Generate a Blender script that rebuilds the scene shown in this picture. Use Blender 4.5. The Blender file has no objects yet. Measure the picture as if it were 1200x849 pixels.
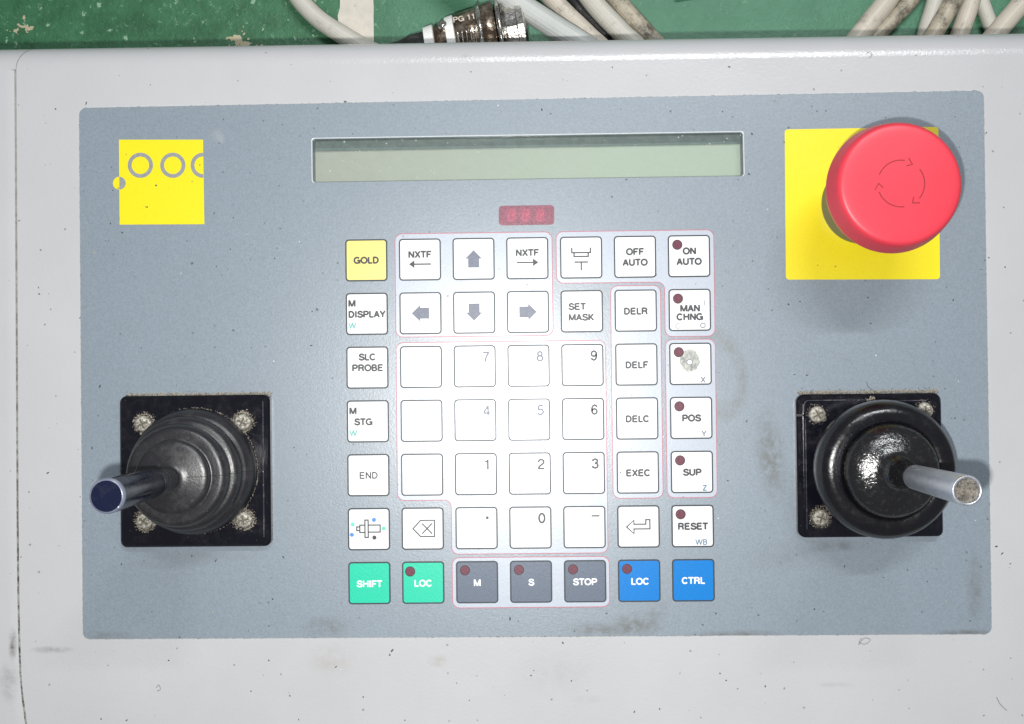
import bpy, math, random
from mathutils import Vector, Matrix, noise as mnoise
from mathutils.geometry import tessellate_polygon
random.seed(7)
scene = bpy.context.scene
COL = scene.collection
MM = 0.001
PI = math.pi

# ------------------------------------------------------------------ camera
FPX = 1260.0                                     # focal length in pixels of the 1200 px wide photograph
cam_d = bpy.data.cameras.new('camera'); cam = bpy.data.objects.new('camera', cam_d); COL.objects.link(cam)
rv = Vector((0.0132159, 0.013946, -0.011463))
CR = Matrix.Rotation(rv.length, 3, rv.normalized())
CP = Vector((-0.0005315, 0.0141253, 0.3495187))
cam.matrix_world = Matrix.Translation(CP) @ CR.to_4x4()
cam_d.sensor_width = 36; cam_d.lens = 36 * FPX / 1200; cam_d.clip_start = 0.01; cam_d.clip_end = 30
scene.camera = cam

def at(px, py, z=0.0):
    """point of the place on the level z seen at a pixel of the photograph (used to take measures)"""
    d = CR @ Vector(((px - 600) / FPX, -(py - 424.5) / FPX, -1))
    return CP + d * ((z - CP.z) / d.z)

# ------------------------------------------------------------------ light
w = bpy.data.worlds.new('World'); scene.world = w; w.use_nodes = True
bg = w.node_tree.nodes['Background']; bg.inputs[0].default_value = (0.93, 0.96, 1, 1); bg.inputs[1].default_value = 0.22
fl = bpy.data.lights.new('flash', 'POINT'); fl.energy = 5.3; fl.shadow_soft_size = 0.0035; fl.color = (1, 0.985, 0.96)
flo = bpy.data.objects.new('flash', fl); COL.objects.link(flo); flo.location = CP + CR @ Vector((-0.0105, -0.0170, 0.0))
tl = bpy.data.lights.new('tube_lamp', 'AREA'); tl.shape = 'RECTANGLE'; tl.size = 0.60; tl.size_y = 0.03; tl.energy = 8.5; tl.color = (0.95, 0.98, 1)
tlo = bpy.data.objects.new('tube_lamp', tl); COL.objects.link(tlo); tlo.location = (0.25, 0.75, 1.05)
tlo.rotation_euler = (-math.atan2(0.70, 1.05), 0, 0)
vs = scene.view_settings; vs.view_transform = 'Standard'; vs.look = 'None'; vs.gamma = 1; vs.exposure = 0.0; vs.use_curve_mapping = False

# ------------------------------------------------------------------ materials
class NT:
    def __init__(s, name):
        s.m = bpy.data.materials.new(name); s.m.use_nodes = True; s.t = s.m.node_tree; s.b = s.t.nodes['Principled BSDF']
        s.co = s.n('ShaderNodeTexCoord').outputs['Object']
    def n(s, k, **p):
        x = s.t.nodes.new(k)
        for a, b in p.items(): setattr(x, a, b)
        return x
    def l(s, a, b): s.t.links.new(a, b)
    def math(s, op, a, b=None, c=None, clamp=False):
        x = s.n('ShaderNodeMath', operation=op, use_clamp=clamp)
        for i, v in enumerate((a, b, c)):
            if v is None: continue
            if isinstance(v, (int, float)): x.inputs[i].default_value = v
            else: s.l(v, x.inputs[i])
        return x.outputs[0]
    def noise(s, sc, det=3, rough=.6, co=None, out='Fac'):
        x = s.n('ShaderNodeTexNoise'); x.inputs['Scale'].default_value = sc; x.inputs['Detail'].default_value = det
        x.inputs['Roughness'].default_value = rough; s.l(co or s.co, x.inputs['Vector']); return x.outputs[out]
    def ramp(s, f, a, b, lo=0., hi=1.):
        x = s.n('ShaderNodeMapRange', clamp=True); s.l(f, x.inputs[0])
        for i, v in enumerate((a, b, lo, hi)): x.inputs[i + 1].default_value = v
        return x.outputs[0]
    def mix(s, f, a, b):
        x = s.n('ShaderNodeMix', data_type='RGBA')
        if isinstance(f, (int, float)): x.inputs[0].default_value = f
        else: s.l(f, x.inputs[0])
        for i, v in ((6, a), (7, b)):
            if isinstance(v, tuple): x.inputs[i].default_value = (*v, 1)
            else: s.l(v, x.inputs[i])
        return x.outputs[2]
    def specks(s, scale, rad, dens, seed=0.0, warp=.3):
        """0..1 mask of scattered small specks: scale = cells per metre, rad in cell units, dens = share of cells"""
        off = s.n('ShaderNodeVectorMath', operation='ADD'); s.l(s.co, off.inputs[0]); off.inputs[1].default_value = (seed, seed * .7, 0)
        nz = s.noise(scale * 2.3, 3, .7, off.outputs[0], 'Color')
        wv = s.n('ShaderNodeVectorMath', operation='MULTIPLY_ADD'); s.l(nz, wv.inputs[0])
        wv.inputs[1].default_value = (warp / scale,) * 3; s.l(off.outputs[0], wv.inputs[2])
        v = s.n('ShaderNodeTexVoronoi'); v.inputs['Scale'].default_value = scale; s.l(wv.outputs[0], v.inputs['Vector'])
        sep = s.n('ShaderNodeSeparateColor'); s.l(v.outputs['Color'], sep.inputs[0])
        r = s.math('MULTIPLY', sep.outputs[1], rad)
        near = s.math('LESS_THAN', v.outputs['Distance'], r)
        return s.math('MULTIPLY', near, s.math('LESS_THAN', sep.outputs[0], dens))
    def blob(s, x, y, rx, ry, rot=0., nsc=260., ring=False, soft=(1.0, .2)):
        mp = s.n('ShaderNodeMapping', vector_type='TEXTURE'); s.l(s.co, mp.inputs[0])
        mp.inputs[1].default_value = (x, y, 0); mp.inputs[2].default_value = (0, 0, rot); mp.inputs[3].default_value = (rx, ry, 1)
        ln = s.n('ShaderNodeVectorMath', operation='LENGTH')
        ml = s.n('ShaderNodeVectorMath', operation='MULTIPLY'); s.l(mp.outputs[0], ml.inputs[0]); ml.inputs[1].default_value = (1, 1, 0)
        s.l(ml.outputs[0], ln.inputs[0]); d = ln.outputs['Value']
        if ring: d = s.math('ABSOLUTE', s.math('SUBTRACT', d, .8)); d = s.math('MULTIPLY', d, 3.6)
        e = s.ramp(d, soft[0], soft[1])
        return s.math('MULTIPLY', e, s.ramp(s.noise(nsc, 5, .7), .32, .60))
    def bump(s, h, dist, strength=1.0, prev=None):
        x = s.n('ShaderNodeBump'); x.inputs['Distance'].default_value = dist; x.inputs['Strength'].default_value = strength
        s.l(h, x.inputs['Height'])
        if prev: s.l(prev, x.inputs['Normal'])
        s.l(x.outputs[0], s.b.inputs['Normal']); return x.outputs[0]
    def done(s, col, rough=.5, metal=0., spec=.5, coat=0.):
        if isinstance(col, tuple): s.b.inputs['Base Color'].default_value = (*col, 1)
        else: s.l(col, s.b.inputs['Base Color'])
        if isinstance(rough, (int, float)): s.b.inputs['Roughness'].default_value = rough
        else: s.l(rough, s.b.inputs['Roughness'])
        s.b.inputs['Metallic'].default_value = metal; s.b.inputs['Specular IOR Level'].default_value = spec
        if coat: s.b.inputs['Coat Weight'].default_value = coat; s.b.inputs['Coat Roughness'].default_value = .08
        return s.m

def scl(c, k): return tuple(min(1, v * k) for v in c)

def film(name, c, rough=.335, spec=.85, grain=.10, flecks=True, bumpd=3.2e-5, smudge_shade=None, dust=.25):
    """printed membrane film: fine leathery grain, a little dirt"""
    t = NT(name)
    g = t.ramp(t.noise(1700, 2, .8), .34, .66, 0, 1)
    col = t.mix(g, scl(c, 1 - grain), scl(c, 1 + grain))
    m = t.ramp(t.noise(38, 4, .6), .35, .7)
    col = t.mix(t.math('MULTIPLY', m, dust * .35), col, scl(c, .72))
    if smudge_shade: col = smudge_shade(t, col)
    if flecks:
        col = t.mix(t.math('MULTIPLY', t.specks(190, .085, .45, 1.3), .85), col, (.045, .05, .055))
        col = t.mix(t.math('MULTIPLY', t.specks(420, .15, .22, 4.1), .6), col, (.07, .08, .085))
        col = t.mix(t.math('MULTIPLY', t.specks(230, .06, .16, 9.2), .8), col, (.75, .77, .78))
    t.bump(t.noise(1900, 2, .6), bumpd)
    return t.done(col, rough, 0, spec)

def overlay_smudge_shade(t, col):
    def P(px, py): v = at(px, py); return v.x, v.y
    brown = (.115, .122, .118)
    for (px, py, rx, ry, rot, k, c, kw) in (
        (745, 733, 38, 18, .1, .95, brown, {}), (700, 738, 44, 11, 0, .85, brown, {}), (860, 745, 60, 7, .02, .95, brown, {}),
        (770, 715, 20, 14, .8, .4, brown, {}), (903, 535, 20, 62, .1, .9, brown, dict(nsc=420.)), (925, 650, 60, 22, .1, .28, brown, {}),
        (978, 640, 40, 9, 0, .7, (.10, .11, .12), {}), (383, 735, 34, 16, 0, .6, brown, {}), (843, 440, 33, 54, .15, .6, (.15, .155, .145), dict(ring=True)),  # first entry: dark grey streak below the right joystick plate
        (992, 422, 12, 7, -.8, .5, (.17, .19, .2), {}), (343, 600, 22, 60, .2, .22, (.2, .22, .23), {}), (1130, 742, 40, 5, .02, .9, brown, {}),
        (372, 100, 10, 10, 0, .4, brown, {}), (255, 160, 9, 12, .5, .3, (.5, .5, .5), {}), (1142, 690, 12, 50, 0, .55, brown, {}),
        (240, 652, 80, 7, 0, .5, (.19, .2, .205), {}), (125, 745, 40, 6, 0, .5, brown, {})):  # first entry: soft shadow below the left joystick, put into the colour
        x, y = P(px, py); q = .2777 * MM
        m = t.blob(x, y, rx * q, ry * q, rot, **kw)
        col = t.mix(t.math('MULTIPLY', m, k), col, c)
    # fine scratches
    mp = t.n('ShaderNodeMapping'); t.l(t.co, mp.inputs[0]); mp.inputs[2].default_value = (0, 0, .6); mp.inputs[3].default_value = (1, .05, 1)
    sc = t.ramp(t.noise(900, 2, .5, mp.outputs[0]), .70, .76)
    sc = t.math('MULTIPLY', sc, t.ramp(t.noise(60, 2), .52, .62))
    return col

def paint(name, c, rough=.24, spec=.5, stains=()):
    t = NT(name)
    col = t.mix(t.ramp(t.noise(22, 4, .6), .3, .75), c, scl(c, .93))
    col = t.mix(t.math('MULTIPLY', t.specks(150, .07, .40, 2.2), .85), col, (.07, .06, .055))
    col = t.mix(t.math('MULTIPLY', t.specks(330, .13, .22, 7.7), .6), col, (.14, .13, .12))
    col = t.mix(t.math('MULTIPLY', t.specks(60, .035, .45, 12.7, .9), .7), col, (.10, .10, .10))
    mp = t.n('ShaderNodeMapping'); t.l(t.co, mp.inputs[0]); mp.inputs[2].default_value = (0, 0, -1.1); mp.inputs[3].default_value = (1, .04, 1)
    pass
    for (px, py, rx, ry, k, cc) in stains:
        v = at(px, py); q = .2777 * MM
        col = t.mix(t.math('MULTIPLY', t.blob(v.x, v.y, rx * q, ry * q), k), col, cc)
    b1 = t.bump(t.noise(1150, 2, .55), 6.5e-5)
    t.bump(t.noise(130, 1, .5), 6e-5, 1, b1)
    return t.done(col, rough, 0, spec)

def plastic(name, c, rough=.3, spec=.4, dust=.3, dustc=(.35, .33, .30), grain=900, bumpd=3e-5, coat=0., metal=0., spk=True):
    t = NT(name)
    d = t.ramp(t.noise(170, 5, .75), .48, .78)
    col = t.mix(t.math('MULTIPLY', d, dust), c, dustc)
    if spk:
        col = t.mix(t.math('MULTIPLY', t.specks(900, .22, .16, 3.1), min(1, dust * 2.2)), col, scl(dustc, 1.5))
    t.bump(t.noise(grain, 3, .6), bumpd)
    r = t.ramp(d, 0, 1, rough, min(1, rough + .25))
    return t.done(col, r, metal, spec, coat)

def plain(name, c, rough=.5, spec=.5, metal=0.):
    t = NT(name)
    col = t.mix(t.ramp(t.noise(1500, 2, .8), .35, .65), scl(c, .88), scl(c, 1.12))
    return t.done(col, rough, metal, spec)

M = {}
OVC = (.207, .250, .292)
M['overlay'] = film('blue_grey_film', OVC, grain=.11, spec=1.0, rough=.36, bumpd=4.0e-5, smudge_shade=overlay_smudge_shade)
M['field'] = film('pale_film', (.41, .455, .52), grain=.05, dust=.15)
M['key_white'] = film('white_film', (.74, .74, .735), grain=.03, dust=.05, flecks=False, bumpd=1.5e-5)
M['key_gold'] = film('pale_yellow_film', (.77, .66, .17), grain=.03, dust=.05, flecks=False)
M['key_green'] = film('green_film', (.012, .52, .33), spec=.5, grain=.05, dust=.1, flecks=False, bumpd=4e-5)
M['key_dark'] = film('slate_film', (.112, .138, .185), spec=.5, grain=.10, dust=.1, flecks=False, bumpd=2.5e-5)
M['key_blue'] = film('blue_film', (.000, .175, .53), spec=.4, grain=.05, dust=.1, flecks=False)
M['yellow'] = film('yellow_film', (.78, .655, .003), grain=.03, dust=.12)
M['ring_grey'] = plain('grey_print', (.25, .26, .265), .45)
M['outline'] = plain('dark_print', (.020, .030, .040), .45)
M['lamp_ring'] = plain('dark_wine_ink', (.035, .012, .02), .5)
M['pink'] = plain('pink_print', (.44, .14, .18), .45)
M['ink'] = plain('charcoal_ink', (.030, .034, .042), .45)
M['ink_grey'] = plain('grey_ink', (.135, .15, .20), .45)
M['ink_faint'] = plain('faint_ink', (.38, .38, .38), .45)
M['ink_white'] = plain('white_ink', (.82, .84, .84), .45)
M['ink_cyan'] = plain('pale_cyan_ink', (.14, .42, .38), .45)
M['ink_blue'] = plain('steel_blue_ink', (.06, .16, .25), .45)
M['dot_blue'] = plain('blue_dot_ink', (.05, .22, .56), .45)
M['dot_green'] = plain('green_dot_ink', (.12, .56, .42), .45)
M['led'] = film('dark_red_film', (.13, .032, .055), spec=.4, grain=.15, flecks=False)
M['housing'] = paint('light_grey_paint', (.475, .480, .494), stains=(
    (388, 775, 32, 24, .35, (.33, .30, .24)), (513, 775, 14, 9, .55, (.33, .30, .24)), (545, 128 - 60, 10, 6, .3, (.2, .2, .2)),
    (980, 803, 26, 4, .3, (.24, .24, .26)), (14, 755, 6, 22, .9, (.10, .09, .08)), (60, 762, 30, 5, .5, (.12, .11, .1)), (10, 800, 14, 30, .35, (.14, .13, .12)),
    (650, 790, 60, 30, .12, (.2, .2, .2)), (690, 820, 24, 6, .25, (.24, .24, .26))))
M['cap'] = M['housing']

def m_edge():
    t = NT('chipped_edge')
    c = t.mix(t.ramp(t.noise(900, 3, .8), .32, .5), (.16, .16, .155), (.66, .67, .67))
    return t.done(c, .6)
M['edge'] = m_edge()
def m_seal():
    t = NT('seam_dirt')
    sx = t.n('ShaderNodeSeparateXYZ'); t.l(t.co, sx.inputs[0])
    k = t.ramp(sx.outputs[1], .10, -.06, .25, 1.0)
    c = t.mix(t.math('MULTIPLY', t.ramp(t.noise(500, 4, .8), .42, .60), k), (.30, .295, .28), (.05, .04, .03))
    t.bump(t.noise(1500, 3), 2e-4); return t.done(c, .8)
M['seal'] = m_seal()
def m_lcd():
    t = NT('lcd_green')
    sx = t.n('ShaderNodeSeparateXYZ'); t.l(t.co, sx.inputs[0])
    c = t.mix(t.ramp(sx.outputs[0], -.066, .03), (.36, .365, .325), (.40, .465, .39))
    c = t.mix(t.math('MULTIPLY', t.ramp(t.noise(300, 4, .7), .4, .7), .2), c, (.44, .48, .42))
    return t.done(c, .3)
M['lcd'] = m_lcd()
M['lcd_dark'] = plastic('display_surround', (.105, .15, .15), .35, dust=.08, dustc=(.2, .25, .24))
def m_cover():
    t = NT('clear_window')
    tr = t.n('ShaderNodeBsdfTransparent'); tr.inputs[0].default_value = (.93, .96, .94, 1)
    df = t.n('ShaderNodeBsdfPrincipled'); df.inputs['Base Color'].default_value = (.62, .66, .62, 1); df.inputs['Roughness'].default_value = .5
    gl = t.n('ShaderNodeBsdfGlossy'); gl.inputs['Roughness'].default_value = .12
    m1 = t.n('ShaderNodeMixShader'); m1.inputs[0].default_value = .04; t.l(tr.outputs[0], m1.inputs[1]); t.l(gl.outputs[0], m1.inputs[2])
    s = t.math('MAXIMUM', t.specks(420, .16, .25, 5.5), t.specks(900, .2, .2, 2.5))
    f = t.math('ADD', t.math('MULTIPLY', s, .55), t.ramp(t.noise(500, 4, .8), .4, .8, .06, .15))
    m2 = t.n('ShaderNodeMixShader'); t.l(f, m2.inputs[0]); t.l(m1.outputs[0], m2.inputs[1]); t.l(df.outputs[0], m2.inputs[2])
    t.l(m2.outputs[0], t.t.nodes['Material Output'].inputs[0]); return t.m
M['cover'] = m_cover()
M['rim'] = plain('lit_window_edge', (.72, .74, .72), .35)  # window edge catching light, its brightness put into the colour
def m_redwin():
    t = NT('red_window_film')
    g = t.ramp(t.noise(2300, 2, .8), .35, .65)
    c = t.mix(g, (.13, .035, .065), (.30, .09, .13))
    for px in (599.5, 616, 633):  # soft red glow of the digits, put into the film colour
        v = at(px, 252.6)
        c = t.mix(t.math('MULTIPLY', t.blob(v.x, v.y, .0021, .0027, 0, 900., soft=(1., .0)), .75), c, (.52, .05, .12))
    t.bump(t.noise(1900, 2, .6), 3.2e-5); return t.done(c, .36, 0, .6)
M['redwin'] = m_redwin()
M['digit'] = film('lit_red_segment', (.34, .05, .10), grain=.4, flecks=False)
M['black'] = plastic('glossy_black_plastic', (.004, .004, .008), .16, dust=.02, grain=500, bumpd=1.5e-5)
M['rubber'] = plastic('dusty_black_rubber', (.013, .013, .016), .34, spec=.6, dust=.15, dustc=(.13, .125, .12), grain=1500, bumpd=5e-5)
M['rubber_gloss'] = plastic('worn_glossy_rubber', (.005, .005, .007), .20, spec=.5, dust=.02, dustc=(.12, .115, .11), grain=1100, bumpd=5e-5)
def m_dome():
    t = NT('scuffed_rubber_dome')
    d = t.ramp(t.noise(520, 6, .85), .54, .68)
    c = t.mix(t.math('MULTIPLY', d, .35), (.006, .006, .007), (.10, .095, .09))
    t.bump(t.noise(700, 3, .7), 2.0e-4); return t.done(c, t.ramp(d, 0, 1, .17, .36), 0, .8)
M['dome'] = m_dome()
M['navy'] = plastic('navy_black_plastic', (.003, .004, .014), .16, spec=.22, dust=.0, grain=120, bumpd=1e-6, spk=False)
M['navy_end'] = plastic('navy_end_face', (.0035, .006, .024), .4, spec=.2, dust=.02, grain=900, bumpd=3e-5)
M['navy_rim'] = plastic('worn_pale_rim', (.13, .145, .20), .3, dust=.5, dustc=(.5, .5, .52))
M['edge_line'] = plastic('rim_and_highlight_line', (.03, .032, .045), .25, dust=.6, dustc=(.30, .29, .28))  # pale rim lines; the left plate's highlight is put into the colour
def m_alu():
    t = NT('brushed_aluminium')
    mp = t.n('ShaderNodeMapping'); t.l(t.co, mp.inputs[0]); mp.inputs[3].default_value = (1, 1, 14)
    n = t.noise(500, 3, .7, mp.outputs[0])
    c = t.mix(t.ramp(n, .35, .7), (.46, .48, .53), (.66, .68, .73))
    t.bump(n, 6e-6); return t.done(c, t.ramp(n, .3, .7, .30, .42), .92)
M['alu'] = m_alu()
def m_rust():
    t = NT('corroded_end')
    c = t.mix(t.ramp(t.noise(700, 5, .8), .38, .62), (.04, .035, .03), (.21, .19, .16))
    t.bump(t.noise(900, 5, .8), 2e-4); return t.done(c, .55, .35)
M['rust'] = m_rust()
def m_screw():
    t = NT('dirty_zinc_screw')
    n = t.ramp(t.noise(900, 5, .85), .40, .60)
    c = t.mix(n, (.13, .11, .075), (.72, .70, .62))
    t.bump(t.noise(1300, 4, .8), 4.5e-4); return t.done(c, .36, .5, .7)
M['screw'] = m_screw()
M['slot'] = plain('screw_slot_grime', (.10, .09, .07), .7)
M['crust'] = plain('pale_dirt', (.36, .33, .27), .8)
M['crust_brown'] = plain('brown_dirt', (.15, .13, .10), .85)
M['grime'] = plain('dark_dirt', (.05, .05, .05), .8)
def m_red():
    t = NT('red_plastic')
    c = t.mix(t.ramp(t.noise(60, 3), .3, .7), (.68, .045, .072), (.61, .038, .062))
    c = t.mix(t.math('MULTIPLY', t.specks(260, .07, .22, 3.3), .7), c, (.22, .02, .03))
    t.bump(t.noise(700, 2), 2.2e-5); return t.done(c, .42, 0, .5)
M['red'] = m_red()
M['red_line'] = plain('engraved_red', (.26, .012, .02), .5)
M['collar'] = plastic('olive_grey_collar', (.16, .165, .10), .4, dust=.3, dustc=(.25, .25, .2))
def m_floor():
    t = NT('green_floor_paint')
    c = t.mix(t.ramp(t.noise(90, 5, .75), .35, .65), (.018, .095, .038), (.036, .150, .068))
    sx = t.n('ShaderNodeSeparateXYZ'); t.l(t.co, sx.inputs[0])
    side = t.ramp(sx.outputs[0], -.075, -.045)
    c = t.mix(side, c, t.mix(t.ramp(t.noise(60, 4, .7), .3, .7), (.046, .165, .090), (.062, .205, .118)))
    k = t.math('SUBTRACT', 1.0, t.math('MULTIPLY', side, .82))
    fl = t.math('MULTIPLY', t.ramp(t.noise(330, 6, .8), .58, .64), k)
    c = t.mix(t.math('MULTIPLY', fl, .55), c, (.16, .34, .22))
    fl2 = t.math('MULTIPLY', t.math('MAXIMUM', t.specks(300, .30, .40, 8.8, 1.4), t.specks(170, .16, .45, 3.8, 2.2)), k)
    c = t.mix(t.math('MULTIPLY', fl2, .7), c, (.30, .46, .34))
    chip = t.math('MULTIPLY', t.specks(60, .26, .42, 1.8, 1.8), k)
    c = t.mix(t.math('MULTIPLY', chip, .9), c, (.46, .40, .27))
    b = t.bump(t.noise(420, 5, .7), 4e-4); return t.done(c, .42)
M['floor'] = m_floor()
def m_stripe():
    t = NT('cream_floor_paint')
    c = t.mix(t.ramp(t.noise(200, 5, .7), .35, .7), (.62, .58, .50), (.52, .49, .43))
    c = t.mix(t.math('MULTIPLY', t.specks(160, .24, .22, 6.1, 1.5), .8), c, (.12, .24, .16))
    t.bump(t.noise(400, 4), 2e-4); return t.done(c, .5)
M['stripe'] = m_stripe()
def cable_mat(name, c, dirt, dcol=(.035, .030, .022), sc=130):
    t = NT(name)
    n = t.ramp(t.noise(sc, 6, .78), .62 - dirt * .35, .78 - dirt * .3)
    m2 = t.ramp(t.noise(40, 4, .7), .35, .7)
    col = t.mix(t.math('MULTIPLY', m2, .5), c, scl(c, .66))
    col = t.mix(t.math('MULTIPLY', n, min(1, .35 + dirt)), col, dcol)
    col = t.mix(t.math('MULTIPLY', t.specks(700, .2, .15, 2.2), .5), col, (.12, .10, .07))
    t.bump(t.noise(500, 4), 1.2e-4); return t.done(col, .48)
M['cab_white'] = cable_mat('off_white_cable', (.56, .54, .48), .06)
M['cab_grey'] = cable_mat('pale_grey_cable', (.50, .52, .50), .05)
M['cab_cream'] = cable_mat('cream_cable', (.56, .51, .43), .2)
M['cab_dirty'] = cable_mat('stained_cable', (.44, .39, .30), .52)
M['cab_black'] = cable_mat('black_stained_cable', (.40, .40, .38), .95, (.02, .022, .022), 90)
M['tie'] = plain('white_nylon', (.82, .82, .80), .4)
def m_gland():
    t = NT('bronzed_metal')
    n = t.ramp(t.noise(200, 4, .7), .42, .66)
    c = t.mix(n, (.12, .085, .06), (.40, .34, .27)); t.bump(t.noise(260, 3, .7), 2.5e-4); return t.done(c, t.ramp(n, 0, 1, .2, .4), .85)
M['gland'] = m_gland()
def m_chrome():
    t = NT('tarnished_chrome')
    n = t.ramp(t.noise(260, 4, .8), .4, .6)
    c = t.mix(n, (.30, .28, .25), (.80, .78, .74)); t.bump(t.noise(240, 3, .7), 2.0e-4); return t.done(c, .2, 1.)
M['chrome'] = m_chrome()
M['letter'] = plain('rubbed_bare_metal', (.62, .55, .45), .4)
M['sleeve'] = plastic('black_sleeve', (.02, .02, .022), .5, dust=.15)

# ------------------------------------------------------------------ mesh helpers
def link(name, v, f, m, parent=None, smooth=False, label=None):
    me = bpy.data.meshes.new(name); me.from_pydata([tuple(p) for p in v], [], f); me.update()
    if smooth:
        me.polygons.foreach_set('use_smooth', [True] * len(me.polygons))
    if m: me.materials.append(m)
    o = bpy.data.objects.new(name, me); COL.objects.link(o)
    if parent: o.parent = parent
    if label: o['label'] = label
    return o
def thing(name, label, cat, loc=(0, 0, 0), group=None):
    o = bpy.data.objects.new(name, None); o.empty_display_size = .01; COL.objects.link(o); o.location = loc
    o['label'] = label; o['category'] = cat
    if group: o['group'] = group
    return o
class B:
    def __init__(s): s.v = []; s.f = []
    def add(s, v, f):
        k = len(s.v); s.v += [Vector(p) for p in v]; s.f += [[i + k for i in q] for q in f]; return s
    def out(s, name, m, parent=None, smooth=False, label=None): return link(name, s.v, s.f, m, parent, smooth, label)

def fillet(pts, r, n=5):
    """round the corners of a closed polygon (any orientation)"""
    out = []; N = len(pts)
    for i in range(N):
        p = Vector(pts[i]).to_2d(); a = Vector(pts[i - 1]).to_2d(); b = Vector(pts[(i + 1) % N]).to_2d()
        ua = (a - p).normalized(); ub = (b - p).normalized(); rr = r
        ang = ua.angle(ub)
        t = rr / math.tan(ang / 2)
        p0 = p + ua * t; p1 = p + ub * t
        c = p + (ua + ub).normalized() * (rr / math.sin(ang / 2))
        a0 = math.atan2(p0.y - c.y, p0.x - c.x); a1 = math.atan2(p1.y - c.y, p1.x - c.x)
        d = (a1 - a0 + PI) % (2 * PI) - PI
        for k in range(n + 1):
            t_ = a0 + d * k / n; out.append((c.x + rr * math.cos(t_), c.y + rr * math.sin(t_)))
    return out
def rrect(cx, cy, w_, h, r, n=5):
    x, y = w_ / 2, h / 2
    return fillet([(cx - x, cy - y), (cx + x, cy - y), (cx + x, cy + y), (cx - x, cy + y)], r, n)
def slab(pts, z0, z1, bev=0., inset_pts=None):
    """prism with a flat top; bev = small chamfer"""
    N = len(pts); b = B()
    c = Vector((sum(p[0] for p in pts) / N, sum(p[1] for p in pts) / N))
    rows = [[(p[0], p[1], z0) for p in pts]]
    if bev:
        rows.append([(p[0], p[1], z1 - bev) for p in pts])
        q = inset_pts or [(p[0] - math.copysign(min(bev, abs(p[0] - c.x)), p[0] - c.x), p[1] - math.copysign(min(bev, abs(p[1] - c.y)), p[1] - c.y)) for p in pts]
        rows.append([(p[0], p[1], z1) for p in q])
    else: rows.append([(p[0], p[1], z1) for p in pts])
    v = [p for r in rows for p in r]; f = []
    for k in range(len(rows) - 1):
        for i in range(N): j = (i + 1) % N; f.append([k * N + i, k * N + j, (k + 1) * N + j, (k + 1) * N + i])
    f.append([(len(rows) - 1) * N + i for i in range(N)])
    return b.add(v, f)
def holed(outer, holes, z):
    loops = [[Vector((p[0], p[1], z)) for p in l] for l in [outer] + holes]
    tris = tessellate_polygon(loops); v = [p for l in loops for p in l]; f = []
    for t in tris:
        a, b_, c = (v[i] for i in t)
        f.append(list(t) if (b_ - a).cross(c - a).z > 0 else [t[0], t[2], t[1]])
    return B().add(v, f)
def wall(pts, z0, z1, inward=False):
    N = len(pts); v = [(p[0], p[1], z0) for p in pts] + [(p[0], p[1], z1) for p in pts]
    return B().add(v, [[i, (i + 1) % N, N + (i + 1) % N, N + i] for i in range(N)])
def disc(x, y, r, z, n=20, z0=None):
    pts = [(x + r * math.cos(2 * PI * i / n), y + r * math.sin(2 * PI * i / n)) for i in range(n)]
    return slab(pts, z0, z) if z0 is not None else B().add([(p[0], p[1], z) for p in pts], [list(range(n))])
def lathe(prof, n=64, cx=0, cy=0, cap=True, wob=None):
    v = []; f = []
    for (r, z) in prof:
        for i in range(n):
            a = 2 * PI * i / n; rr = r
            if wob: rr = wob(r, z, a)
            v.append((cx + rr * math.cos(a), cy + rr * math.sin(a), z))
    for k in range(len(prof) - 1):
        for i in range(n): j = (i + 1) % n; f.append([k * n + i, k * n + j, (k + 1) * n + j, (k + 1) * n + i])
    if cap: f.append([(len(prof) - 1) * n + i for i in range(n)])
    return B().add(v, f)
def smoothprof(pts, sub=4):
    """Catmull-Rom through profile points"""
    P = [Vector(p) for p in pts]; P = [P[0]] + P + [P[-1]]; out = []
    for i in range(1, len(P) - 2):
        for k in range(sub):
            t = k / sub; a, b, c, d = P[i - 1], P[i], P[i + 1], P[i + 2]
            out.append(.5 * ((2 * b) + (c - a) * t + (2 * a - 5 * b + 4 * c - d) * t * t + (3 * b - a - 3 * c + d) * t ** 3))
    out.append(P[-2]); return [tuple(p) for p in out]
def ribbon(pts, wd, z=0., closed=False):
    P = [Vector(p[:2]) for p in pts]; N = len(P); L = []; R_ = []
    for i in range(N):
        if closed: a, b = P[i - 1], P[(i + 1) % N]
        else: a, b = P[max(i - 1, 0)], P[min(i + 1, N - 1)]
        d1 = (P[i] - a); d2 = (b - P[i])
        if d1.length < 1e-12: d1 = d2
        if d2.length < 1e-12: d2 = d1
        d1 = d1.normalized(); d2 = d2.normalized(); n1 = Vector((-d1.y, d1.x)); n2 = Vector((-d2.y, d2.x))
        m = (n1 + n2)
        if m.length < 1e-6: m = n1
        m = m.normalized(); k = min(1 / max(m.dot(n1), .3), 1.6)
        L.append(P[i] + m * (wd / 2 * k)); R_.append(P[i] - m * (wd / 2 * k))
    v = [(p.x, p.y, z) for p in L] + [(p.x, p.y, z) for p in R_]; f = []
    for i in range(N if closed else N - 1): j = (i + 1) % N; f.append([i, N + i, N + j, j])
    return v, f
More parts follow.
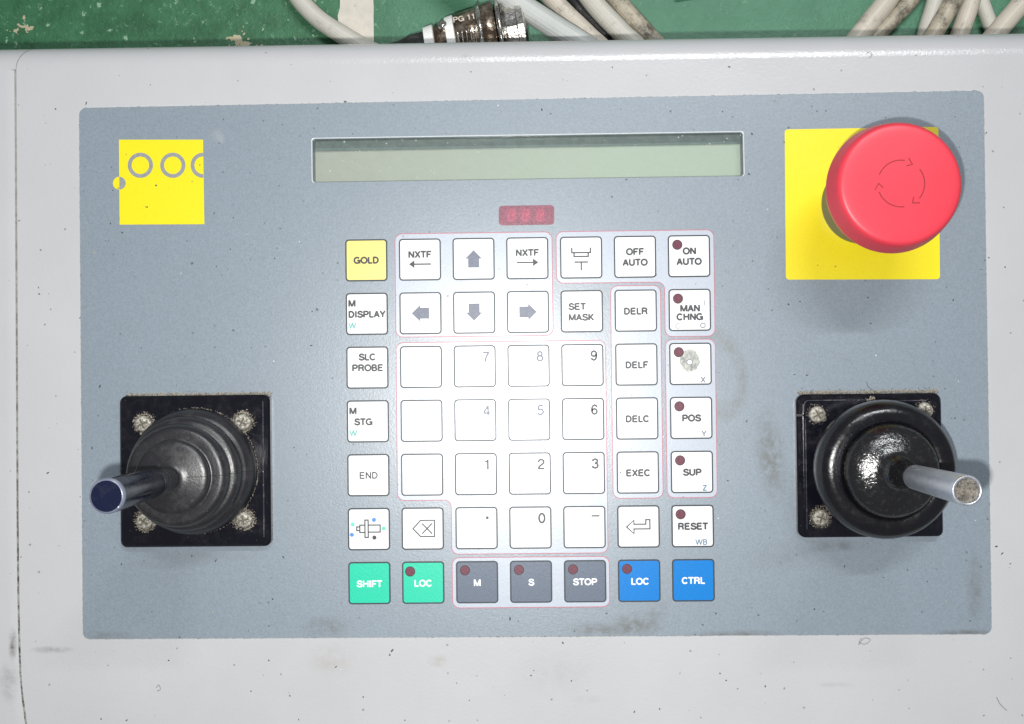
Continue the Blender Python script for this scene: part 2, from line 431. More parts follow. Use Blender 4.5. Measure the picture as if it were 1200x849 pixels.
def tube(path, r, n=16, cap=True):
    P = [Vector(p) for p in path]; v = []; f = []; up = Vector((0, 0, 1)); N = len(P)
    rr = r if isinstance(r, (list, tuple)) else [r] * N
    for i, p in enumerate(P):
        t = (P[min(i + 1, N - 1)] - P[max(i - 1, 0)]).normalized()
        s = t.cross(up); s = s.normalized() if s.length > 1e-4 else Vector((1, 0, 0)); u = s.cross(t).normalized()
        for k in range(n): a = 2 * PI * k / n; v.append(p + (s * math.cos(a) + u * math.sin(a)) * rr[i])
    for i in range(N - 1):
        for k in range(n): j = (k + 1) % n; f.append([i * n + k, (i + 1) * n + k, (i + 1) * n + j, i * n + j])
    if cap: f.append([k for k in range(n)]); f.append([(N - 1) * n + n - 1 - k for k in range(n)])
    return B().add(v, f)
def spline(pts, sub=8):
    P = [Vector(p) for p in pts]; P = [2 * P[0] - P[1]] + P + [2 * P[-1] - P[-2]]; out = []
    for i in range(1, len(P) - 2):
        for k in range(sub):
            t = k / sub; a, b, c, d = P[i - 1], P[i], P[i + 1], P[i + 2]
            out.append(.5 * ((2 * b) + (c - a) * t + (2 * a - 5 * b + 4 * c - d) * t * t + (3 * b - a - 3 * c + d) * t ** 3))
    out.append(P[-2]); return out

# ------------------------------------------------------------------ lettering: strokes of a plain grotesque
def EL(cx, cy, rx, ry, a0, a1, n=14):
    return [(cx + rx * math.cos(math.radians(a0 + (a1 - a0) * i / n)), cy + ry * math.sin(math.radians(a0 + (a1 - a0) * i / n))) for i in range(n + 1)]
S6 = [(.62, .72), (.55, .87), (.40, .935), (.24, .86), (.14, .66), (.12, .40), (.17, .20), (.27, .09), (.40, .065), (.54, .12), (.63, .29), (.58, .47), (.42, .57), (.25, .52), (.15, .36)]
GL = {
 'A': (.93, [[(.09, 0), (.465, .97)], [(.84, 0), (.465, .97)], [(.22, .33), (.71, .33)]]),
 'B': (.93, [[(.165, .935), (.5, .935)] + EL(.5, .73, .22, .205, 90, -90, 8) + [(.165, .525)], [(.5, .525)] + EL(.52, .295, .26, .23, 90, -90, 8) + [(.165, .065)], [(.165, 0), (.165, 1)]]),
 'C': (1.0, [EL(.50, .5, .40, .435, 38, 322, 22)]),
 'D': (1.0, [[(.165, .935), (.42, .935)] + EL(.42, .5, .42, .435, 90, -90, 14) + [(.165, .065)], [(.165, 0), (.165, 1)]]),
 'E': (.93, [[(.165, 0), (.165, 1)], [(.165, .935), (.82, .935)], [(.165, .52), (.77, .52)], [(.165, .065), (.84, .065)]]),
 'F': (.85, [[(.165, 0), (.165, 1)], [(.165, .935), (.80, .935)], [(.165, .50), (.70, .50)]]),
 'G': (1.08, [EL(.53, .5, .42, .435, 40, 318, 22) + [(.93, .44), (.93, .46), (.56, .46)], [(.93, .48), (.93, 0)]]),
 'H': (1.0, [[(.165, 0), (.165, 1)], [(.835, 0), (.835, 1)], [(.165, .53), (.835, .53)]]),
 'I': (.39, [[(.195, 0), (.195, 1)]]),
 'K': (.93, [[(.165, 0), (.165, 1)], [(.80, 1), (.19, .34)], [(.38, .53), (.84, 0)]]),
 'L': (.77, [[(.165, 1), (.165, 0)], [(.165, .065), (.72, .065)]]),
 'M': (1.16, [[(.15, 0), (.15, 1)], [(1.01, 0), (1.01, 1)], [(.17, 1), (.58, .03)], [(.99, 1), (.58, .03)]]),
 'N': (1.0, [[(.165, 0), (.165, 1)], [(.835, 0), (.835, 1)], [(.17, .97), (.83, .03)]]),
 'O': (1.08, [EL(.54, .5, .43, .435, 0, 360, 30)]),
 'P': (.93, [[(.165, 0), (.165, 1)], [(.165, .935), (.55, .935)] + EL(.55, .70, .25, .235, 90, -90, 9) + [(.165, .465)]]),
 'R': (1.0, [[(.165, 0), (.165, 1)], [(.165, .935), (.58, .935)] + EL(.58, .72, .24, .215, 90, -90, 9) + [(.165, .505)], [(.55, .505), (.70, .46), (.78, .34), (.80, .14), (.85, 0)]]),
 'S': (.93, [[(.80, .70), (.76, .83), (.64, .915), (.47, .94), (.29, .90), (.18, .78), (.19, .64), (.32, .56), (.50, .515), (.69, .46), (.81, .37), (.83, .24), (.72, .11), (.50, .06), (.28, .10), (.15, .20), (.12, .32)]]),
 'T': (.85, [[(.02, .935), (.83, .935)], [(.425, 0), (.425, 1)]]),
 'U': (1.0, [[(.165, 1), (.165, .35)] + EL(.5, .35, .335, .285, 180, 360, 12) + [(.835, 1)]]),
 'V': (.93, [[(.08, 1), (.465, .03)], [(.85, 1), (.465, .03)]]),
 'W': (1.31, [[(.07, 1), (.37, .03)], [(.37, .03), (.655, .97)], [(.655, .97), (.94, .03)], [(.94, .03), (1.24, 1)]]),
 'X': (.93, [[(.10, 1), (.83, 0)], [(.83, 1), (.10, 0)]]),
 'Y': (.93, [[(.08, 1), (.465, .43)], [(.85, 1), (.465, .43)], [(.465, .46), (.465, 0)]]),
 'Z': (.85, [[(.10, .935), (.76, .935)], [(.72, .92), (.13, .08)], [(.08, .065), (.78, .065)]]),
 '0': (.77, [EL(.385, .5, .27, .435, 0, 360, 26)]),
 '1': (.77, [[(.44, 0), (.44, 1)], [(.42, .90), (.35, .80), (.17, .76)]]),
 '2': (.77, [[(.12, .66), (.16, .82), (.27, .92), (.40, .935), (.54, .90), (.64, .79), (.63, .65), (.53, .52), (.34, .38), (.18, .24), (.11, .09)], [(.07, .065), (.68, .065)]]),
 '3': (.77, [[(.13, .70), (.18, .85), (.37, .935), (.55, .88), (.61, .74), (.55, .60), (.42, .535), (.32, .53)], [(.42, .535), (.58, .47), (.65, .30), (.58, .13), (.38, .065), (.18, .12), (.11, .29)]]),
 '4': (.77, [[(.52, 0), (.52, 1)], [(.50, .95), (.09, .31)], [(.05, .27), (.72, .27)]]),
 '5': (.77, [[(.63, .935), (.21, .935)], [(.22, .95), (.15, .47)], [(.15, .47), (.27, .57), (.42, .60), (.58, .51), (.65, .33), (.58, .14), (.39, .065), (.20, .11), (.11, .26)]]),
 '6': (.77, [S6]), '9': (.77, [[(.77 - x, 1 - y) for x, y in S6]]),
 '7': (.77, [[(.08, .935), (.68, .935)], [(.66, .91), (.48, .65), (.35, .35), (.28, 0)]]),
 '8': (.77, [EL(.385, .735, .21, .20, 0, 360, 20), EL(.385, .30, .27, .235, 0, 360, 22)]), ' ': (.4, [])}
class Ink:
    """flat print laid as thin sheets; units are photo pixels about the key centre (y down)"""
    K = .2777 * MM
    def __init__(s, z): s.b = B(); s.z = z; s.k = 0
    def _z(s): s.k += 1; return s.z + (s.k % 12) * 1.5e-6
    def line(s, pts, wd, closed=False):
        v, f = ribbon([(x * s.K, -y * s.K) for x, y in pts], wd * s.K, s._z(), closed); s.b.add(v, f); return s
    def area(s, pts):
        z = s._z(); q = [(x * s.K, -y * s.K, z) for x, y in pts]
        ar = sum(q[i - 1][0] * q[i][1] - q[i][0] * q[i - 1][1] for i in range(len(q)))
        s.b.add(q if ar > 0 else q[::-1], [list(range(len(q)))]); return s
    def dot(s, x, y, r, n=16): return s.area([(x + r * math.cos(2 * PI * i / n), y + r * math.sin(2 * PI * i / n)) for i in range(n)])
    def text(s, t, x, y, h=7.6, wt=.275, al='c', squeeze=1.):
        W = sum(GL[c][0] for c in t) * h * squeeze
        x0 = x - W / 2 if al == 'c' else x - .1 * h
        for c in t:
            adv, st = GL[c]
            for k in st: s.line([(x0 + p[0] * h * squeeze, y + h / 2 - p[1] * h) for p in k], wt * h)
            x0 += adv * h * squeeze
        return s

# ------------------------------------------------------------------ the setting: floor
FZ = -0.065
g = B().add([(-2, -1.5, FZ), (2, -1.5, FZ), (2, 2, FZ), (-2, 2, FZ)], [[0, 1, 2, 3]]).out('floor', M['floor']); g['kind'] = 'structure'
xl = at(397, 20, FZ).x; xr = at(438, 20, FZ).x; Lp = []; n_ = 260
y0_, y1_ = .05, .9
ledge = [(xl + .0022 * mnoise.noise(Vector((i * .9, 3, 0))) + .0012 * mnoise.noise(Vector((i * 2.7, 9, 0))), y0_ + (y1_ - y0_) * i / n_) for i in range(n_ + 1)]
redge = [(xr + .0003 * mnoise.noise(Vector((i * .9, 13, 0))), y0_ + (y1_ - y0_) * i / n_) for i in range(n_ + 1)]
b = B().add([(x, y, FZ + .0004) for x, y in ledge] + [(x, y, FZ + .0004) for x, y in redge], [[i, n_ + 1 + i, n_ + 2 + i, i + 1] for i in range(n_)])
o = b.out('painted_floor_line', M['stripe']); o['kind'] = 'structure'

# ------------------------------------------------------------------ console
con = thing('control_console', 'light grey metal console with a blue-grey membrane key panel lying on the green floor', 'control panel', (0, 0, FZ))
def con_part(b_, name, m, smooth=False, label=None, parent=None):
    p = parent or con
    if p is con:
        for v in b_.v: v.z -= FZ          # parts are measured from the console's base on the floor
    return b_.out(name, m, p, smooth, label)
HT = -0.0003                               # level of the painted metal
R = .0090
YT = at(600, 47, -.006).y                   # rear edge seen at y = 47 px
YF = YT - R; YB = -.150
def seam_x(y, bend=0.):
    pts = [(.13, 17.6), (.06, 19), (-.03, 20.5), (-.058, 21.5), (-.0785, 23.3), (-.086, 25), (-.108, 35.5), (-.16, 60)]
    px = pts[-1][1]
    if y >= pts[0][0]: px = pts[0][1]
    else:
        for (a, pa), (b__, pb) in zip(pts, pts[1:]):
            if a >= y >= b__: px = pa + (pb - pa) * (a - y) / (a - b__)
    return at(px, 424.5 - y / .2777e-3, 0).x + bend
prof = []                                   # rear bend: flat top -> vertical wall
for k in range(13): a = PI / 2 * k / 12; prof.append((YF + R * math.sin(a), HT - R + R * math.cos(a), a))
prof += [(YT, HT - R - .02, PI / 2), (YT, FZ + .0005, PI / 2)]
proff = []
for k in range(9): a = PI / 2 * k / 8; proff.append((YB + R - R * math.sin(a), HT - R + R * math.cos(a), a))
proff += [(YB, FZ + .0005, PI / 2)]
WIN = fillet([at(366.5, 163.5).to_2d(), at(367, 214).to_2d(), at(871, 206.5).to_2d(), at(870, 155.5).to_2d()], .0009, 4)
def shell(xa, xb, sign):
    """metal cover between two side curves; xa/xb: functions of (y, bend angle)"""
    out = []
    for pr, fl_ in ((prof, False), (proff, True)):
        b = B(); out.append(b)
        NX = 24; v = []; f = []
        for (y, z, a) in pr:
            x0, x1 = xa(y, a), xb(y, a)
            for i in range(NX + 1): v.append((x0 + (x1 - x0) * i / NX, y, z))
        for k in range(len(pr) - 1):
            for i in range(NX):
                q = [k * (NX + 1) + i, k * (NX + 1) + i + 1, (k + 1) * (NX + 1) + i + 1, (k + 1) * (NX + 1) + i]
                f.append(q if fl_ else q[::-1])
        b.add(v, f)
    return out
XR = .182
BEND = lambda a: .0034 * (math.sin(a)) ** 2
gap = .00012
ys = [YB + R + (YF - YB - R) * i / 60 for i in range(61)]
# main cover
bodyb = shell(lambda y, a: seam_x(y, BEND(a)) + gap, lambda y, a: XR, 1)
con_part(bodyb[0], 'rear_edge', M['housing'], True); con_part(bodyb[1], 'front_edge', M['housing'], True)
outer = [(seam_x(y) + gap, y) for y in ys[::-1]] + [(XR, YB + R), (XR, YF)]
con_part(holed(outer, [WIN], HT), 'housing', M['housing'])
# right side: rounded down to the floor
sb = B(); v = []; f = []; rows = []
full = [(y, z) for (y, z, a) in prof[::-1]] + [(y, z) for (y, z, a) in proff]
for k in range(9):
    a = PI / 2 * k / 8; ins = R * (1 - math.cos(a)); xx = XR + R * math.sin(a)
    rows.append([(xx, (YT + YB) / 2 + (y - (YT + YB) / 2) * (1 - ins / ((YT - YB) / 2)), FZ + (z - FZ) * (1 - ins / -FZ)) for y, z in full])
N = len(full)
for r_ in rows: v += r_
for k in range(len(rows) - 1):
    for i in range(N - 1): f.append([k * N + i, (k + 1) * N + i, (k + 1) * N + i + 1, k * N + i + 1][::-1])
f.append([(len(rows) - 1) * N + i for i in range(N)])
con_part(sb.add(v, f), 'side_panel', M['housing'], True)
# left end cap beyond the seam, slightly crowned
XL = -.186
capb = shell(lambda y, a: XL, lambda y, a: seam_x(y, BEND(a)) - gap, 1)
flat = B(); v = []; f = []
NX = 10
for y in ys:
    x0, x1 = XL, seam_x(y) - gap
    for i in range(NX + 1):
        t = i / NX; x = x0 + (x1 - x0) * t; z = HT - (.0005 * max(0, (t - .9) / .1) ** 2 if t > .9 else 0)
        v.append((x, y, z))
for k in range(len(ys) - 1):
    for i in range(NX): f.append([k * (NX + 1) + i, k * (NX + 1) + i + 1, (k + 1) * (NX + 1) + i + 1, (k + 1) * (NX + 1) + i])
flat.add(v, f)
rows = []
for k in range(9):
    a = PI / 2 * k / 8; ins = R * (1 - math.cos(a)); xx = XL - R * math.sin(a)
    rows.append([(xx, (YT + YB) / 2 + (y - (YT + YB) / 2) * (1 - ins / ((YT - YB) / 2)), FZ + (z - FZ) * (1 - ins / -FZ)) for y, z in full])
v = [p for r_ in rows for p in r_]; f = []
for k in range(len(rows) - 1):
    for i in range(N - 1): f.append([k * N + i, (k + 1) * N + i, (k + 1) * N + i + 1, k * N + i + 1])
f.append([(len(rows) - 1) * N + i for i in range(N)][::-1])
cb = B()
for q in capb: cb.add(q.v, q.f)
capb = cb.add(flat.v, flat.f).add(v, f)
con_part(capb, 'end_cap', M['cap'], True)
# filler in the seam
v = []; f = []; path = [(y, HT - .00028, 0) for y in ys[::2]] + [(y - (y - YF) * .0, z - .0, a) for (y, z, a) in prof[1:13]]
for i, (y, z, a) in enumerate(path):
    x = seam_x(y, BEND(a)); off = -.0003
    yy = y + off * math.sin(a); zz = (HT - .00028 if a == 0 else z + off * math.cos(a))
    v += [(x - .0007, yy, zz), (x + .0007, yy, zz)]
    if i: f.append([2 * i - 2, 2 * i - 1, 2 * i + 1, 2 * i])
con_part(B().add(v, f), 'seam_filler', M['seal'])
# film with its chipped edge
OC = [(93, 127), (97.5, 749), (1162, 743), (1152.5, 106.5)]
ovo = fillet([at(*p).to_2d() for p in OC], .0022, 6)
cx_, cy_ = sum(p[0] for p in ovo) / len(ovo), sum(p[1] for p in ovo) / len(ovo)
def grow(pts, d): return [(p[0] + math.copysign(d, p[0] - cx_), p[1] + math.copysign(d, p[1] - cy_)) for p in pts]
sheet = holed(ovo, [WIN], 0.0)
con_part(sheet, 'overlay_sheet', M['overlay'])
b = wall(grow(ovo, .00004), HT, -.00002)
eo = grow(ovo, .00030); N = len(ovo)
eo = [(x + .00006 * mnoise.noise(Vector((x * 900, y * 900, 1))), y + .00006 * mnoise.noise(Vector((x * 900, y * 900, 5)))) for x, y in eo]
b.add([(p[0], p[1], -.00002) for p in grow(ovo, .00004)] + [(p[0], p[1], HT + .00003) for p in eo], [[N + i, N + (i + 1) % N, (i + 1) % N, i] for i in range(N)])
con_part(b, 'overlay_edge', M['edge'])

# --- display window
DW = bpy.data.objects.new('display_window', None); COL.objects.link(DW); DW.parent = con; DW.location = (0, 0, -FZ)
DW['label'] = 'long narrow display window above the keys'
WD = -.0042
wall(WIN[::-1], WD - .001, -.0001).out('window_wall', M['lcd_dark'], DW)
gw = [(p[0] * 1.0, p[1]) for p in WIN]
ccx, ccy = sum(p[0] for p in WIN) / len(WIN), sum(p[1] for p in WIN) / len(WIN)
def gr(pts, d): return [(p[0] + math.copysign(d, p[0] - ccx), p[1] + math.copysign(d, p[1] - ccy)) for p in pts]
B().add([(p[0], p[1], WD) for p in gr(WIN, .001)], [list(range(len(WIN)))[::1]]).out('lcd_screen', M['lcd'], DW)
a0 = at(360, 160, WD).to_2d(); a1 = at(878, 152, WD).to_2d(); a2 = at(878, 169, WD).to_2d(); a3 = at(360, 178, WD).to_2d()
slab([a3, a2, a1, a0], WD, WD + .0006).out('display_top_strip', M['lcd_dark'], DW)  # dark strip along the top of the display
B().add([(p[0], p[1], -.0007) for p in WIN], [list(range(len(WIN)))]).out('window_cover', M['cover'], DW)
NW = len(WIN); io = gr(WIN, .00002); oo = gr(WIN, .00042)
oo = [(p[0], p[1] if p[1] > ccy else io[i][1] - .00008) for i, p in enumerate(oo)]
B().add([(p[0], p[1], -.0001) for p in io] + [(p[0], p[1], .00006) for p in oo], [[i, (i + 1) % NW, NW + (i + 1) % NW, NW + i] for i in range(NW)]).out('window_rim', M['rim'], DW)

# --- red digit window
pts = fillet([at(584.5, 241.5).to_2d(), at(584.5, 264.5).to_2d(), at(649.5, 263.5).to_2d(), at(649.5, 240.5).to_2d()], .0012, 5)
dw = con_part(slab(pts, -.0001, .00007), 'digit_window', M['redwin'], label='small dark red window with three faint lit digits')
for px in (599.5, 616, 633):
    c = at(px, 252.6); k = Ink(.00008 - FZ); k.b = B()
    # seven-segment digit, slanted
    for seg in (((-3.4, -6), (3.4, -6)), ((-3.4, 0), (3.4, 0)), ((-3.4, 6), (3.4, 6)), ((-3.4, -5.3), (-3.4, -.7)), ((3.4, -5.3), (3.4, -.7)), ((-3.4, 5.3), (-3.4, .7)), ((3.4, 5.3), (3.4, .7))):
        k.line([(x - y * .1, y) for x, y in seg], 2.3)
    o = k.b.out('digit', M['digit'], dw)
    o.location = (c.x, c.y, 0)

# --- yellow squares
q = [at(139.5, 164).to_2d(), at(140.3, 263.5).to_2d(), at(239.5, 263).to_2d(), at(238, 164).to_2d()]
ys1 = con_part(slab(q, -.0001, .00006), 'yellow_label', M['yellow'], label='small yellow square with three grey rings at upper left')
def clip_ring(cxp, cyp, r0, r1, lim):
    """ring in photo pixels, cut at x = lim"""
    b = B(); n = 48; vin = []; fin = []
    for i in range(n):
        for rr in (r0, r1):
            a = 2 * PI * i / n; x = min(cxp + rr * math.cos(a), lim); p = at(x, cyp + rr * math.sin(a)); vin.append((p.x, p.y, .00009 - FZ))
    for i in range(n):
        j = (i + 1) % n; q_ = [2 * i, 2 * i + 1, 2 * j + 1, 2 * j][::-1]
        if cxp + r0 * math.cos(2 * PI * (i + .5) / n) < lim + 3 : fin.append(q_)
    return b.add(vin, fin)
for cxp in (164.6, 202.6, 238.2):
    clip_ring(cxp, 194, 10.3, 14.8, 238.3).out('ring', M['ring_grey'], ys1)
c = at(140, 215)
for s_, m_, nm in ((1, 'yellow', 'half_dot'), (-1, 'ring_grey', 'half_dot')):
    a0_ = PI / 2 if s_ == 1 else -PI / 2
    pts = [(c.x + 7.6 * .2777 * MM * math.cos(a0_ + PI * i / 14), c.y + 7.6 * .2777 * MM * math.sin(a0_ + PI * i / 14)) for i in range(15)]
    B().add([(p[0], p[1], .00012 - FZ) for p in pts], [list(range(15))]).out(nm, M[m_], ys1)
pts = fillet([at(919.5, 152).to_2d(), at(921, 328).to_2d(), at(1101.5, 327.5).to_2d(), at(1099.5, 149).to_2d()], .0011, 5)
con_part(slab(pts, -.0001, .00006), 'yellow_label', M['yellow'], label='large yellow square under the red button')

# --- key fields
P = .0175
def gxy(c, r): return ((c - 3) * P, (3 - r) * P)
def field(loop, label=None):
    pts = [gxy(c, r) for c, r in loop]
    fp = fillet(pts, .0023, 6)
    ar = sum(fp[i - 1][0] * fp[i][1] - fp[i][0] * fp[i - 1][1] for i in range(len(fp)))
    if ar < 0: fp = fp[::-1]
    o = con_part(slab(fp, -.0001, .00004), 'key_field', M['field'], label=label)
    v, f = ribbon(fp, .00026, .00006 - FZ, True)
    B().add(v, [q[::1] for q in f]).out('field_outline', M['pink'], o)
    return o
e = .462; e2 = .485
field([(1 - e, -e2), (1 - e, 1.44), (3 + e, 1.44), (3 + e, -e2)])
field([(4 - e, -e2), (4 - e, .475), (5.54, .475), (5.54, 1.49), (6 + e, 1.49), (6 + e, -e2)])
field([(1 - e, 1.545), (1 - e, 4.475), (1.535, 4.475), (1.535, 5.48), (4.43, 5.48), (4.43, 1.545)])
field([(5 - e, .535), (5 - e, 4.475), (5 + e, 4.475), (5 + e, .535)])
field([(6 - e, 1.545), (6 - e, 4.475), (6 + e, 4.475), (6 + e, 1.545)])
field([(1.54, 5.545), (1.54, 6.475), (4.45, 6.475), (4.45, 5.545)])

# --- keys
KZ = -FZ
KH = .00016
KS = 49.5 * .2777 * MM
def key(c, r, mat='key_white', label=None):
    x, y = gxy(c, r)
    body = slab(rrect(0, 0, KS - .0009, KS - .0009, .0008, 4), 0, KH, .00005)
    o = body.out('key', M[mat], con, False, label); o.location = (x, y, KZ)
    po = rrect(0, 0, KS, KS, .0012, 4); pi_ = rrect(0, 0, KS - .00118, KS - .00118, .00075, 4); n = len(po)
    b = B().add([(p[0], p[1], .0) for p in po] + [(p[0], p[1], KH - .00003) for p in rrect(0, 0, KS - .00012, KS - .00012, .0012, 4)] + [(p[0], p[1], KH - .00003) for p in pi_],
                [[i, (i + 1) % n, n + (i + 1) % n, n + i] for i in range(n)] + [[n + i, n + (i + 1) % n, 2 * n + (i + 1) % n, 2 * n + i] for i in range(n)])
    b.out('key_outline', M['outline'], o)
    return o
LZ = KH + .00002
def leg(o, ink, mat='ink', name='legend'):
    return ink.b.out(name, M[mat], o)
def I(): return Ink(LZ)
def lamp(o, x, y):
    K = Ink.K
    l = disc(x * K, -y * K, 5.6 * K, LZ + .00002, 22, KH - .00001).out('indicator_lamp', M['led'], o)
    v, f = ribbon([(x * K + 5.5 * K * math.cos(2 * PI * i / 22), -y * K + 5.5 * K * math.sin(2 * PI * i / 22)) for i in range(22)], 1.0 * K, LZ + .00003, True)
    B().add(v, f).out('lamp_ring', M['lamp_ring'], o)
    return l
def txt(o, lines, mat='ink', **kw):
    k = I()
    for a in lines:
        t_, x, y = a[:3]; k.text(t_, x, y, **(a[3] if len(a) > 3 else kw))
    return leg(o, k, mat)
BOLD = dict(h=7.5, wt=.215)
SM = dict(h=6.4, wt=.21)
LF = dict(al='l')
o = key(0, 0, 'key_gold', 'pale yellow GOLD key'); txt(o, [('GOLD', 0, 0)])
o = key(1, 0, label='white NXTF key with left arrow'); k = I().text('NXTF', 0, -6); k.line([(13, 5.4), (-7, 5.4)], 1.7).area([(-13, 5.4), (-6.5, .8), (-6.5, 10)]); leg(o, k)
o = key(3, 0, label='white NXTF key with right arrow'); k = I().text('NXTF', 0, -6.5); k.line([(-12.5, 5), (7, 5)], 1.7).area([(13, 5), (6.5, .4), (6.5, 9.6)]); leg(o, k)
AR = [(0, -10.3), (9.8, -.3), (6.5, -.3), (6.5, 10.2), (-6.5, 10.2), (-6.5, -.3), (-9.8, -.3)]
for c, r, fn, nm in ((2, 0, lambda x, y: (x, y), 'up'), (2, 1, lambda x, y: (x, -y - .5), 'down'), (1, 1, lambda x, y: (y, x), 'left'), (3, 1, lambda x, y: (-y, x), 'right')):
    o = key(c, r, label='white key with solid grey %s arrow' % nm); leg(o, I().area([fn(x, y) for x, y in AR]), 'ink_grey', 'arrow')
o = key(4, 0, label='white key with tool holder symbol')
leg(o, I().line([(-10.9, -11.5), (-10.9, -5.7), (10.9, -5.7), (10.9, -11.5)], 1.7).line([(-8.3, -5.5), (-8.3, -1.2), (8.3, -1.2), (8.3, -5.5)], 1.7).line([(-8, 5.4), (8, 5.4)], 1.7).line([(0, 5.4), (0, 15)], 1.7), name='symbol')
o = key(5, 0, label='white OFF AUTO key'); txt(o, [('OFF', 0, -6), ('AUTO', 0, 6.5)])
o = key(6, 0, label='white ON AUTO key'); txt(o, [('ON', .6, -6), ('AUTO', 0, 6.3)]); lamp(o, -13.6, -13.4)
o = key(0, 1, label='white M DISPLAY key'); txt(o, [('M', -21, -12.5, LF), ('DISPLAY', -21, .4, dict(al='l', squeeze=.98))]); txt(o, [('W', -21, 13.8, dict(al='l', wt=.22, h=7))], 'ink_cyan')
o = key(4, 1, label='white SET MASK key'); txt(o, [('SET', -15, -5.6, LF), ('MASK', -15, 7, LF)])
o = key(5, 1, label='white DELR key'); txt(o, [('DELR', 0, .6)])
o = key(6, 1, label='white MAN CHNG key with partly worn print'); txt(o, [('MAN', .4, -2), ('CHNG', 0, 8)]); lamp(o, -13.6, -13.4); txt(o, [('I', 17.5, -8, dict(h=6, wt=.14)), ('O', 15, 18.2, dict(h=6.2, wt=.17))], 'ink_grey'); txt(o, [('C', -14, 18.6, SM)], 'ink_faint')
o = key(0, 2, label='white SLC PROBE key'); txt(o, [('SLC', 0, -12.4), ('PROBE', .4, .3)])
o = key(0, 3, label='white M STG key'); txt(o, [('M', -21, -12.5, LF), ('STG', -5.2, .5)]); txt(o, [('W', -21, 13.6, dict(al='l', wt=.22, h=7))], 'ink_cyan')
o = key(0, 4, label='white END key'); txt(o, [('END', .3, .2, dict(wt=.2))])
for r in (2, 3, 4): key(1, r, label='blank white key' if r == 2 else None)
for i, (c, r) in enumerate(((2, 4), (3, 4), (4, 4), (2, 3), (3, 3), (4, 3), (2, 2), (3, 2), (4, 2))):
    o = key(c, r, label='white number %d key' % (i + 1)); txt(o, [(str(i + 1), 13.4, -11, dict(h=12, wt=.185))], 'ink_grey' if c < 4 and r < 4 else 'ink')  # centre digits greyer: flash glare put into the ink colour
o = key(3, 5, label='white number 0 key'); txt(o, [('0', 13.4, -11, dict(h=12, wt=.185))])
o = key(2, 5, label='white decimal point key'); leg(o, I().dot(12.7, -12, 1.8))
o = key(4, 5, label='white minus key'); leg(o, I().line([(8.3, -13), (17.7, -13)], 1.7))
o = key(0, 5, label='white key with spindle symbol and coloured dots')
leg(o, I().line([(-4.6, -10.6), (-.8, -10.6), (-.8, 9.7), (-4.6, 9.7)], 1.5, True).line([(-.8, -4.7), (13.2, -4.7), (13.2, 3.5), (-.8, 3.5)], 1.5).line([(-4.6, -4.7), (-10.6, -4.7), (-10.6, 3.9), (-4.6, 3.9)], 1.5).line([(-10.6, -2.7), (-14.2, -2.7), (-14.2, 1.6), (-10.6, 1.6)], 1.5).dot(6.4, 9.9, 2.5), name='symbol')
leg(o, I().dot(-20, 6.4, 2.4).dot(6.1, -10.8, 2.5), 'dot_blue', 'blue_dots'); leg(o, I().dot(-19, -5.7, 2.4).dot(17.4, -.7, 2.4), 'dot_green', 'green_dots')
o = key(1, 5, label='white backspace key'); leg(o, I().line([(-11.3, 0), (-2.4, -9.7), (13.9, -9.7), (13.9, 9.3), (-2.4, 9.3)], 1.5, True).line([(-.7, -6), (11, 6)], 1.5).line([(11, -6), (-.7, 6)], 1.5), name='symbol')
for r, t_ in ((2, 'DELF'), (3, 'DELC'), (4, 'EXEC')):
    o = key(5, r, label='white %s key' % t_); txt(o, [(t_, .4, .4)])
    if r == 4: leg(o, I().dot(-20, -.2, .9), 'ink', 'speck')
o = key(6, 2, label='white X key rubbed through in the middle'); lamp(o, -13.6, -13.8); txt(o, [('X', 14.4, 18.6, SM)], 'ink_grey')
K = Ink.K
def m_worn():
    t = NT('worn_print')
    c = t.mix(t.ramp(t.noise(480, 5, .8), .38, .62), (.50, .50, .45), (.17, .19, .18)); t.bump(t.noise(700, 4, .8), 3e-4); return t.done(c, .3, 0, .7)
M['worn'] = m_worn()
wz = LZ + .00001
pts = [((-1 + (11.6 + 2.2 * mnoise.noise(Vector((3 * math.cos(a), 3 * math.sin(a), 0)))) * math.cos(a)) * K, (4 + (13 + 2.4 * mnoise.noise(Vector((3 * math.cos(a), 3 * math.sin(a), 4)))) * math.sin(a)) * K) for a in [2 * PI * i / 40 for i in range(40)]]
hole = [((-1 + 3.2 * math.cos(a)) * K, (2 + 3 * math.sin(a)) * K) for a in [2 * PI * i / 16 for i in range(16)]]
holed(pts, [hole], wz).out('worn_patch', M['worn'], o)
v, f = ribbon(hole, .8 * K, wz + .00002, True); B().add(v, f).out('worn_ring', M['ink_grey'], o)
o = key(6, 3, label='white POS Y key'); lamp(o, -13.7, -13.6); txt(o, [('POS', .3, .2)]); txt(o, [('Y', 14.6, 18.4, SM)], 'ink_grey')
o = key(6, 4, label='white SUP Z key'); lamp(o, -13.7, -13.6); txt(o, [('SUP', .3, .3)]); txt(o, [('Z', 14.6, 18.6, SM)], 'ink_blue')
o = key(5, 5, label='white enter key with hollow bent arrow'); leg(o, I().line([(-13.9, .4), (-5.4, -7.5), (-5.4, -2.8), (8.5, -2.8), (8.5, -8), (13.2, -8), (13.2, 2.7), (-5.4, 2.7), (-5.4, 8.2)], 1.5, True), name='symbol')
o = key(6, 5, label='white RESET WB key'); lamp(o, -13.9, -13.9); txt(o, [('RESET', .2, .2)]); txt(o, [('WB', 10, 18.6, dict(h=6.4, wt=.17))], 'ink_blue')
o = key(0, 6, 'key_green', 'green SHIFT key'); txt(o, [('SHIFT', 0, .8, BOLD)], 'ink_white')
o = key(1, 6, 'key_green', 'green LOC key'); lamp(o, -15.2, -13.2); txt(o, [('LOC', 0, .6, BOLD)], 'ink_white')
